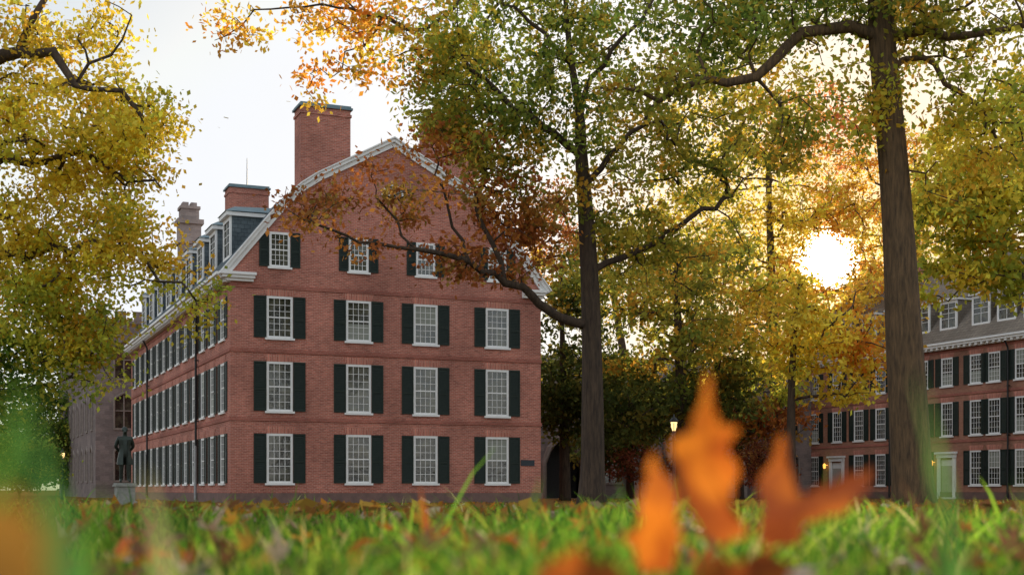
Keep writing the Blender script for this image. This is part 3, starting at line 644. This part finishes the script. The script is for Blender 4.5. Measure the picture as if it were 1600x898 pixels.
BG = [
 ('young_tree', 'dark green tree with thin trunk beside the right end of the main brick hall', [(883,790,80,.36),(882,700,80,.3),(880,600,80,.22),(878,480,80,.12),(878,400,80,.06)], [(890,560,80,80,100,4,84,'dark'),(900,450,80,80,60,3,46,'olive'),(965,610,80,70,75,3,60,'dark'),(870,640,80,50,50,2.5,38,'dark')]),
 ('young_tree', 'olive green tree with upright trunk behind the lit right lamp post', [(1068,790,74,.42),(1066,640,74,.34),(1060,520,74,.24),(1055,420,74,.1)], [(1060,540,74,130,85,5,96,'olive'),(1050,440,74,130,70,4,60,'olive'),(1010,630,74,90,50,3,50,'dark'),(1120,620,74,70,45,3,32,'dark')]),
 ('young_tree', 'small rust and gold tree standing right of the lit right lamp post', [(1156,785,88,.3),(1154,680,88,.24),(1150,560,88,.12)], [(1170,575,88,100,75,4,64,'goldgreen'),(1150,500,88,80,50,3,38,'olive'),(1180,655,88,80,45,3,48,'rust'),(1110,660,88,60,45,3,34,'dark')]),
 ('young_tree', 'dark shadowy tree before the stone hall, between the two thin trunks', [(985,785,94,.3),(984,700,94,.22),(982,600,94,.12)], [(985,650,94,90,60,4,95,'dark'),(940,700,94,60,45,3,46,'dark')]),
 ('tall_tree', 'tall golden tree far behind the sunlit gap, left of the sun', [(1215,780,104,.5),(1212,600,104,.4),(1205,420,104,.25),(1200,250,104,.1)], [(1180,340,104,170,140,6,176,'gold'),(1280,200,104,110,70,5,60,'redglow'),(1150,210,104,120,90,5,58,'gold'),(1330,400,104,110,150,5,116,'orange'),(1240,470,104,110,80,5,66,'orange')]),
 ('tall_tree', 'broad golden tree behind the thick oak trunk, above the far right hall', [(1440,780,125,.5),(1440,600,125,.42),(1435,420,125,.3),(1430,250,125,.12)], [(1430,330,125,150,120,7,136,'gold'),(1340,260,125,120,90,6,70,'orange'),(1520,250,125,110,110,6,80,'goldgreen'),(1390,440,125,90,60,5,50,'orange'),(1280,380,125,80,90,5,66,'orange'),(1120,380,125,90,100,5,60,'gold')]),
 ('tall_tree', 'yellow green tree reaching in from the right edge above the far right hall', [(1720,800,58,.4),(1715,600,58,.34),(1690,400,58,.22),(1660,200,58,.1)], [(1545,345,58,120,95,4,96,'goldgreen'),(1490,290,58,80,90,3,44,'gold'),(1580,440,58,70,40,2,22,'goldgreen'),(1620,200,58,90,120,3,48,'gold'),(1485,435,58,50,50,2,16,'goldgreen')]),
 ('young_tree', 'bright yellow drooping tree hanging before the far right hall, under the sun', [(1238,790,70,.26),(1236,660,70,.22),(1240,540,70,.14),(1250,430,70,.06)], [(1285,545,70,95,60,3,42,'gold'),(1230,480,70,90,70,4,48,'gold'),(1350,510,70,45,80,2.5,22,'orange'),(1330,610,70,60,30,2,11,'gold')]),
 ('tall_tree', 'orange brown tree behind the roof of the main brick hall', [(985,780,118,.5),(980,600,118,.4),(950,420,118,.2),(930,330,118,.1)], [(870,360,118,80,70,5,66,'rust'),(970,420,118,110,110,6,90,'olive'),(830,420,118,40,40,4,24,'orange'),(1080,400,118,100,110,6,80,'gold')]),
 ('tall_tree', 'dark green tree at far left beyond the stone hall', [(-20,780,135,.5),(-20,700,135,.4),(-10,640,135,.2)], [(0,650,135,110,60,6,170,'lush'),(20,710,135,90,55,5,170,'lush'),(75,660,132,50,70,4,90,'lush'),(95,710,132,45,50,4,80,'dark')]),
]
for nm, lb, tr, bl in BG:
    make_tree(nm, lb, 'tree', tr, [], bl, leaf=.32, nl=54, sig=.67, zfree=3.5, rtip=.02)
SH = [
 ('shrub', 'dull red shrub by the far right hall, left of its white door', [(1185,785,86,.06),(1185,740,86,.04)], [(1185,715,86,55,42,2,45,'red')]),
 ('shrub', 'dull rust red shrub against the stone hall, left of the lit right lamp post', [(1000,785,92,.06),(1000,740,92,.04)], [(1000,725,92,55,32,2,32,'red')]),
 ('shrub', 'green shrub farthest left, below the yellow tree', [(30,790,80,.06),(30,770,80,.04)], [(25,730,80,75,50,1.5,130,'lush')]),
]
for nm, lb, tr, bl in SH:
    make_tree(nm, lb, 'shrub', tr, [], bl, leaf=.2, nl=70, sig=.5, zfree=-1, rtip=.008)

# ------------------------------------------------------------------ lamps
def lamp(px, Yd, zt, label):
    x = (px-800)*Yd/F; root = empty('lamp_post', (x, Yd, float(gz(x, Yd)))); tag(root, label, 'lamp post')
    b = MB(); b.lathe([(.17,0),(.17,.12),(.12,.2),(.10,.55),(.065,.7),(.05,zt-.72),(.075,zt-.67),(.045,zt-.6),(.085,zt-.44)], n=12)
    b.tube([(-.24,0,zt-.8),(.24,0,zt-.8)], [.018,.018], 6); b.build('post', M['iron'], root, True)
    b = MB(); b.lathe([(.07,zt-.438),(.115,zt-.3),(.13,zt-.16),(.115,zt-.12)], n=12); b.build('lantern_glass', M['lamp'], root, True)
    b = MB(); b.lathe([(.17,zt-.118),(.16,zt-.06),(.09,zt+.02),(.035,zt+.06),(.035,zt+.11),(.01,zt+.17)], n=12)
    for k in range(6): a = k*math.pi/3+.4; b.tube([(.08*math.cos(a),.08*math.sin(a),zt-.44),(.14*math.cos(a),.14*math.sin(a),zt-.16)], [.013,.013], 4)
    b.build('lantern_cap', M['iron'], root, True)
lamp(1053, 49, 3.2, 'black lamp post with lit lantern right of the central oak trunk')
lamp(98, 86, 3.1, 'black lamp post with lit lantern at far left near the statue')

# ------------------------------------------------------------------ statue
sx = (195-800)*46/F
root = empty('statue', (sx, 46, 0), math.radians(25)); tag(root, 'dark bronze statue of a standing man on a pale stone pedestal at left', 'statue')
b = MB(); b.box(-.42,.42,-.42,.42,-.05,.14); b.box(-.36,.36,-.36,.36,.14,.24); b.box(-.30,.30,-.30,.30,.24,.74); b.box(-.36,.36,-.36,.36,.74,.80); b.box(-.33,.33,-.33,.33,.80,.86)
b.build('pedestal', M['granite'], root)
sk = {'pel':((0,0,1.0),.17,.13),'wst':((0,0,1.16),.15,.12),'che':((0,-.01,1.38),.2,.14),'nkb':((0,.0,1.54),.09,.08),'nk':((0,-.01,1.61),.065,.065),'hd':((0,-.03,1.71),.085,.1),'ht':((0,-.02,1.82),.075,.09),'no':((0,-.145,1.70),.018,.02)}
E = [('pel','wst'),('wst','che'),('che','nkb'),('nkb','nk'),('nk','hd'),('hd','ht'),('hd','no')]
for s, n in ((-1,'l'),(1,'r')):
    sk.update({'sh'+n:((s*.2,0,1.49),.085,.085),'el'+n:((s*.29,.07,1.21),.06,.065),'wr'+n:((s*.14,.19,1.03),.042,.045),'ha'+n:((s*.04,.2,.97),.045,.04),
     'hi'+n:((s*.1,0,.92),.115,.12),'kn'+n:((s*.11,-.02-.03*s,.52),.075,.08),'an'+n:((s*.12,.02-.05*s,.1),.05,.055),'to'+n:((s*.15,-.16-.05*s,.05),.045,.04)})
    E += [('che','sh'+n),('sh'+n,'el'+n),('el'+n,'wr'+n),('wr'+n,'ha'+n),('pel','hi'+n),('hi'+n,'kn'+n),('kn'+n,'an'+n),('an'+n,'to'+n)]
keys = list(sk); me = bpy.data.meshes.new('figure'); me.from_pydata([sk[k][0] for k in keys], [(keys.index(a), keys.index(c)) for a, c in E], [])
me.materials.append(M['bronze'])
o = link('figure', me, root, (0,0,.86)); o.scale = (1.02,)*3
md = o.modifiers.new('skin', 'SKIN'); ss = o.modifiers.new('sub', 'SUBSURF'); ss.levels = 2; ss.render_levels = 2
for i, k in enumerate(keys):
    sv = me.skin_vertices[0].data[i]; sv.radius = (sk[k][1], sk[k][2]); sv.use_root = (k == 'pel')
b = MB(); n = 20; prof = [(.225,.165,1.47),(.20,.155,1.3),(.175,.145,1.14),(.21,.17,.98),(.25,.2,.8),(.27,.22,.62)]
vs = []
for rx, ry, z in prof:
    for k in range(n+1):
        a = -math.pi/2+.35+(2*math.pi-.7)*k/n; f = 1+.05*math.sin(k*2.3)*(1.47-z); vs.append((rx*math.cos(a)*f, ry*math.sin(a)*f, z))
b.add(vs, [(i*(n+1)+k, i*(n+1)+k+1, (i+1)*(n+1)+k+1, (i+1)*(n+1)+k) for i in range(len(prof)-1) for k in range(n)])
b.build('coat', M['bronze'], root, True, loc=(0,0,.86))
b = MB(); b.lathe([(.095,1.76),(.107,1.79),(.10,1.85),(.06,1.9),(.01,1.915)], (0,.005,0), 12); b.tube([(0,.1,1.78),(0,.13,1.68),(0,.11,1.6)], [.04,.03,.015], 6); b.build('hair', M['bronze'], root, True, loc=(0,0,.86))

# ------------------------------------------------------------------ grass
def blades(n, y0, y1, h0, h1, w, dens=True):
    u = rng.random(n); y = np.sqrt(y0**2+u*(y1**2-y0**2))
    x = rng.uniform(-1, 1, n)*(y*.46+.25)
    pt = patch(x, y)
    if dens:
        k = rng.random(n) < np.clip(.0+1.1*pt, 0, 1); x, y, pt = x[k], y[k], pt[k]; n = len(x)
    h = rng.uniform(h0, h1, n)*rng.uniform(.7, 1.15, n)*(.5+.8*np.clip(pt, 0, 1)); wd = w*rng.uniform(.6, 1.3, n)
    ph = rng.uniform(0, 2*np.pi, n); ld = np.stack([np.cos(ph), np.sin(ph)], 1); lean = h*rng.uniform(.05, .9, n)
    fa = rng.uniform(0, 2*np.pi, n); wv = np.stack([np.cos(fa), np.sin(fa), np.zeros(n)], 1)
    base = np.stack([x, y, gz(x, y)-.005], 1); rows = []
    for t, ww in ((0, .8), (.4, 1), (.75, .75), (1, .06)):
        c = base.copy(); c[:, :2] += ld*(lean*t**1.8)[:, None]; c[:, 2] += h*t*(1-.18*t)
        rows += [c-wv*(wd*ww)[:, None]*.5, c+wv*(wd*ww)[:, None]*.5]
    V = np.stack(rows, 1).reshape(-1, 3); o = (np.arange(n)*8)[:, None]
    Q = np.concatenate([o+np.array([[2*k, 2*k+1, 2*k+3, 2*k+2]]) for k in range(3)], 1).reshape(-1, 4)
    pal = np.array([(.10,.22,.022),(.17,.30,.03),(.045,.115,.02),(.28,.33,.05),(.40,.35,.15)]); cc = pal[rng.choice(5, n, p=[.31,.23,.27,.14,.05])]*rng.uniform(.6, 1.4, (n, 1))*(.45+.75*np.clip(pt, 0, 1))[:, None]
    return V, Q, np.repeat(np.clip(cc, 0, .58), 3, 0)
Vs, Qs, Cs = [], [], []; off = 0
for args in ((8000, .8, 2.2, .05, .125, .005), (22000, 2.2, 6, .05, .135, .006), (30000, 6, 16, .05, .14, .010), (34000, 16, 58, .05, .12, .02), (700, 1.6, 14, .14, .25, .008, False)):
    v, q, c = blades(*args); Vs.append(v); Qs.append(q+off); Cs.append(c); off += len(v)
tag(link('lawn_grass', quadmesh('lawn_grass', np.concatenate(Vs), np.concatenate(Qs), M['grass'], np.concatenate(Cs))), 'bright green grass blades growing across the lawn', 'grass', kind='stuff')

n = 13000; y = 6.0+(95-6.0)*rng.random(n)**1.25; x = rng.uniform(-1, 1, n)*(y*.46)
pos = np.stack([x, y, gz(x, y)+rng.uniform(.01, .09, n)*(y < 58)+.01], 1)
a = rng.normal(size=(n, 3)); a[:, 2] *= .5; a /= np.linalg.norm(a, axis=1)[:, None]; w = np.cross(a, np.array([0, 0, 1])+rng.normal(size=(n, 3))*.6); w /= np.linalg.norm(w, axis=1)[:, None]
Ls = rng.uniform(.06, .14, n)[:, None]
V = np.stack([pos-a*Ls*.5, pos+w*Ls*.4, pos+a*Ls*.5, pos-w*Ls*.4], 1).reshape(-1, 3)
pal = np.array([(.34,.15,.04),(.46,.27,.05),(.22,.10,.04),(.46,.33,.22),(.50,.20,.03)]); cc = pal[rng.choice(5, n, p=[.28,.24,.22,.10,.16])]*rng.uniform(.7, 1.2, (n, 1))
tag(link('leaf_litter', quadmesh('leaf_litter', V, np.arange(4*n).reshape(-1, 4), M['litter'], cc)), 'brown and yellow fallen leaves scattered thinly over the far lawn', 'fallen leaves', kind='stuff')

# individual fallen leaves
def maple_mesh(mat, curl, seed, lobes=None):
    r = random.Random(seed)
    lobes = lobes or [(90, 1.0), (40, .85), (140, .85), (-5, .62), (185, .62)]
    pts = []; ls = sorted(lobes)
    for i, (a, ln) in enumerate(ls):
        a = math.radians(a)
        for da, f in ((-15, .48), (-9, .66), (-7, .60), (0, 1.0), (7, .60), (9, .66), (15, .48)):
            q = a+math.radians(da); rr = ln*f*r.uniform(.93, 1.05); pts.append((rr*math.cos(q), rr*math.sin(q)))
        if i < len(ls)-1:
            am = math.radians((ls[i][0]+ls[i+1][0])/2); pts.append((.36*math.cos(am), .36*math.sin(am)))
    pts.append((-.12, -.22)); pts.append((0, -.05)); pts.append((.12, -.22))
    b = MB(); n = len(pts)
    mid = [(x*.55, y*.55, 0) for x, y in pts]
    allv = [(0,0,0)]+mid+[(x, y, 0) for x, y in pts]
    out = []
    for x, y, z in allv:
        rr = math.hypot(x, y); out.append((x, y, curl*rr*rr*(1+.4*math.sin(3*math.atan2(y, x)+seed))))
    fs = [(0, 1+i, 1+(i+1) % n) for i in range(n)]+[(1+i, 1+n+i, 1+n+(i+1) % n, 1+(i+1) % n) for i in range(n)]
    b.add(out, fs); b.tube([(0,0,0),(.02,-.4,.03),(.08,-.75,.1)], [.018,.014,.014], 5)
    return b.mesh('fallen_leaf', mat, True)
KS = ('lf_brown', 'lf_grey', 'lf_yellow', 'lf_rust')
LM = {k: [maple_mesh(M[k], c, s) for c, s in ((.45, 1), (-.4, 2), (.8, 3))] for k in KS}
LB = {'lf_brown': 'brown curled fallen leaf lying blurred in the lawn grass', 'lf_grey': 'pale dry fallen leaf lying blurred in the lawn grass', 'lf_yellow': 'yellow fallen leaf lying blurred in the lawn grass', 'lf_rust': 'small rust orange fallen leaf lying blurred in the lawn grass'}
GR = {'lf_brown': 'brown fallen leaves in the lawn', 'lf_grey': 'pale fallen leaves in the lawn', 'lf_yellow': 'yellow fallen leaves in the lawn', 'lf_rust': 'small rust orange fallen leaves in the lawn'}
rl = random.Random(5)
for i in range(220):
    yy = 1.35*(7.5/1.35)**rl.random(); xx = rl.uniform(-1, 1)*yy*.42
    k = rl.choices(KS, [4.5, 1.5, 1.6, 2.4])[0]
    o = link('fallen_leaf', rl.choice(LM[k]), None, (xx, yy, float(gz(xx, yy))+rl.uniform(.03, .085)))
    o.rotation_euler = (rl.uniform(-.6, 1.2), rl.uniform(-.7, .7), rl.uniform(0, 6.28)); s = rl.uniform(.033, .06); o.scale = (s, s, s)
    tag(o, LB[k], 'leaf', GR[k])
# large foreground leaves standing in the grass
def trace_leaf(poly, Yd, mat, label, bend=.02, tilt=.12, seed=1):
    r = random.Random(seed); pts = [at(x, y, Yd) for x, y in poly]; n = len(pts)
    P2 = []
    for i in range(n):
        a, c = Vector(pts[i]), Vector(pts[(i+1) % n]); d = c-a; nn = Vector((d.z, 0, -d.x)).normalized() if d.length else Vector()
        for t in (0, .34, .67): P2.append(a+d*t+nn*(r.uniform(-.0025, .0025) if t else 0))
    c = sum(P2, Vector())/len(P2); m = len(P2)
    def warp(q):
        x, z = q.x-c.x, q.z-c.z
        return (x, bend*math.sin(x*58+seed)+bend*.7*math.sin(z*65+seed*2)-tilt*z, z)
    vs = [warp(c)]
    for f in (.35, .7, 1): vs += [warp(c.lerp(q, f)) for q in P2]
    fs = [(0, 1+i, 1+(i+1) % m) for i in range(m)]
    for k in range(2): fs += [(1+k*m+i, 1+(k+1)*m+i, 1+(k+1)*m+(i+1) % m, 1+k*m+(i+1) % m) for i in range(m)]
    b = MB(); b.add(vs, fs); o = b.build('fallen_leaf', M[mat], None, True, loc=tuple(c)); tag(o, label, 'leaf'); return o
trace_leaf([(1104,578),(1115,630),(1124,660),(1160,668),(1146,704),(1166,742),(1148,788),(1170,836),(1136,852),(1096,836),(1082,795),(1064,744),(1046,692),(1080,673),(1093,628)], .9, 'lf_orange', 'largest orange leaf standing upright in the grass with the tallest pointed lobe', .018, .1, 1)
trace_leaf([(1031,702),(1043,742),(1057,786),(1066,838),(1052,896),(1008,900),(1000,862),(972,838),(998,822),(1001,786),(1014,750)], .9, 'lf_orange', 'orange pointed leaf just left of the largest orange leaf', .018, -.1, 2)
trace_leaf([(1226,674),(1240,728),(1246,776),(1300,752),(1366,727),(1342,774),(1300,802),(1256,816),(1246,850),(1206,862),(1186,836),(1196,800),(1190,768),(1210,730)], .96, 'lf_rust', 'dark orange two pointed leaf standing right of the largest orange leaf', .018, .2, 3)
trace_leaf([(836,930),(848,886),(880,872),(905,848),(932,872),(968,880),(990,940)], .68, 'lf_rust', 'orange brown leaf cut by the bottom edge, below the central oak trunk', .012, .5, 4)
trace_leaf([(1075,930),(1088,884),(1114,858),(1146,874),(1200,862),(1244,880),(1230,940)], .8, 'lf_rust', 'orange brown leaf cut by the bottom edge, under the largest orange leaf', .012, .4, 5)
trace_leaf([(-80,790),(10,770),(50,800),(78,860),(70,990),(-80,990)], .3, 'lf_ochre', 'large blurred ochre brown leaf in the bottom left corner', .004, .1, 6)
# a few long blades close to the lens
def long_blade(px0, py0, px1, py1, Yd, w, col, label):
    a = Vector(at(px0, py0, Yd)); c = Vector(at(px1, py1, Yd*1.05)); gx = float(gz(a.x, Yd)); a.z = gx
    V = []; nseg = 6
    for i in range(nseg+1):
        t = i/nseg; q = a.lerp(c, t); q.x += .02*math.sin(t*3)*(1 if px1 > px0 else -1); ww = w*(1-t**2.5)+.0004; V += [(q.x-ww/2, q.y, q.z), (q.x+ww/2, q.y+.002, q.z)]
    Q = [(2*i, 2*i+1, 2*i+3, 2*i+2) for i in range(nseg)]
    tag(link('grass_blade', quadmesh('grass_blade', V, Q, M['grass'], np.array([col]*nseg))), label, 'grass blade')
long_blade(120, 900, 50, 600, .42, .016, (.06,.15,.03), 'tall blurred green grass blade at far left, leaning left')
long_blade(-10, 900, 20, 640, .36, .018, (.05,.14,.04), 'tall blurred green grass blade touching the left edge')
long_blade(130, 900, 215, 740, .5, .008, (.40,.38,.18), 'pale dry blurred grass blade in the bottom left')
long_blade(230, 900, 170, 770, .6, .008, (.10,.22,.03), 'short blurred green grass blade right of the pale dry blade')
long_blade(1395, 900, 1420, 580, .5, .009, (.16,.28,.08), 'tall thin pale green grass blade before the thick oak trunk')
long_blade(1390, 900, 1440, 700, .5, .014, (.10,.28,.05), 'broad blurred green grass blade right of the thick oak trunk')
long_blade(1560, 900, 1585, 740, .6, .010, (.09,.22,.04), 'blurred green grass blade at the right edge')
long_blade(870, 900, 850, 745, 1.3, .006, (.12,.26,.03), 'green grass blade rising at the foot of the central oak')
long_blade(930, 900, 962, 750, 1.4, .007, (.12,.26,.03), 'green grass blade right of the foot of the central oak')
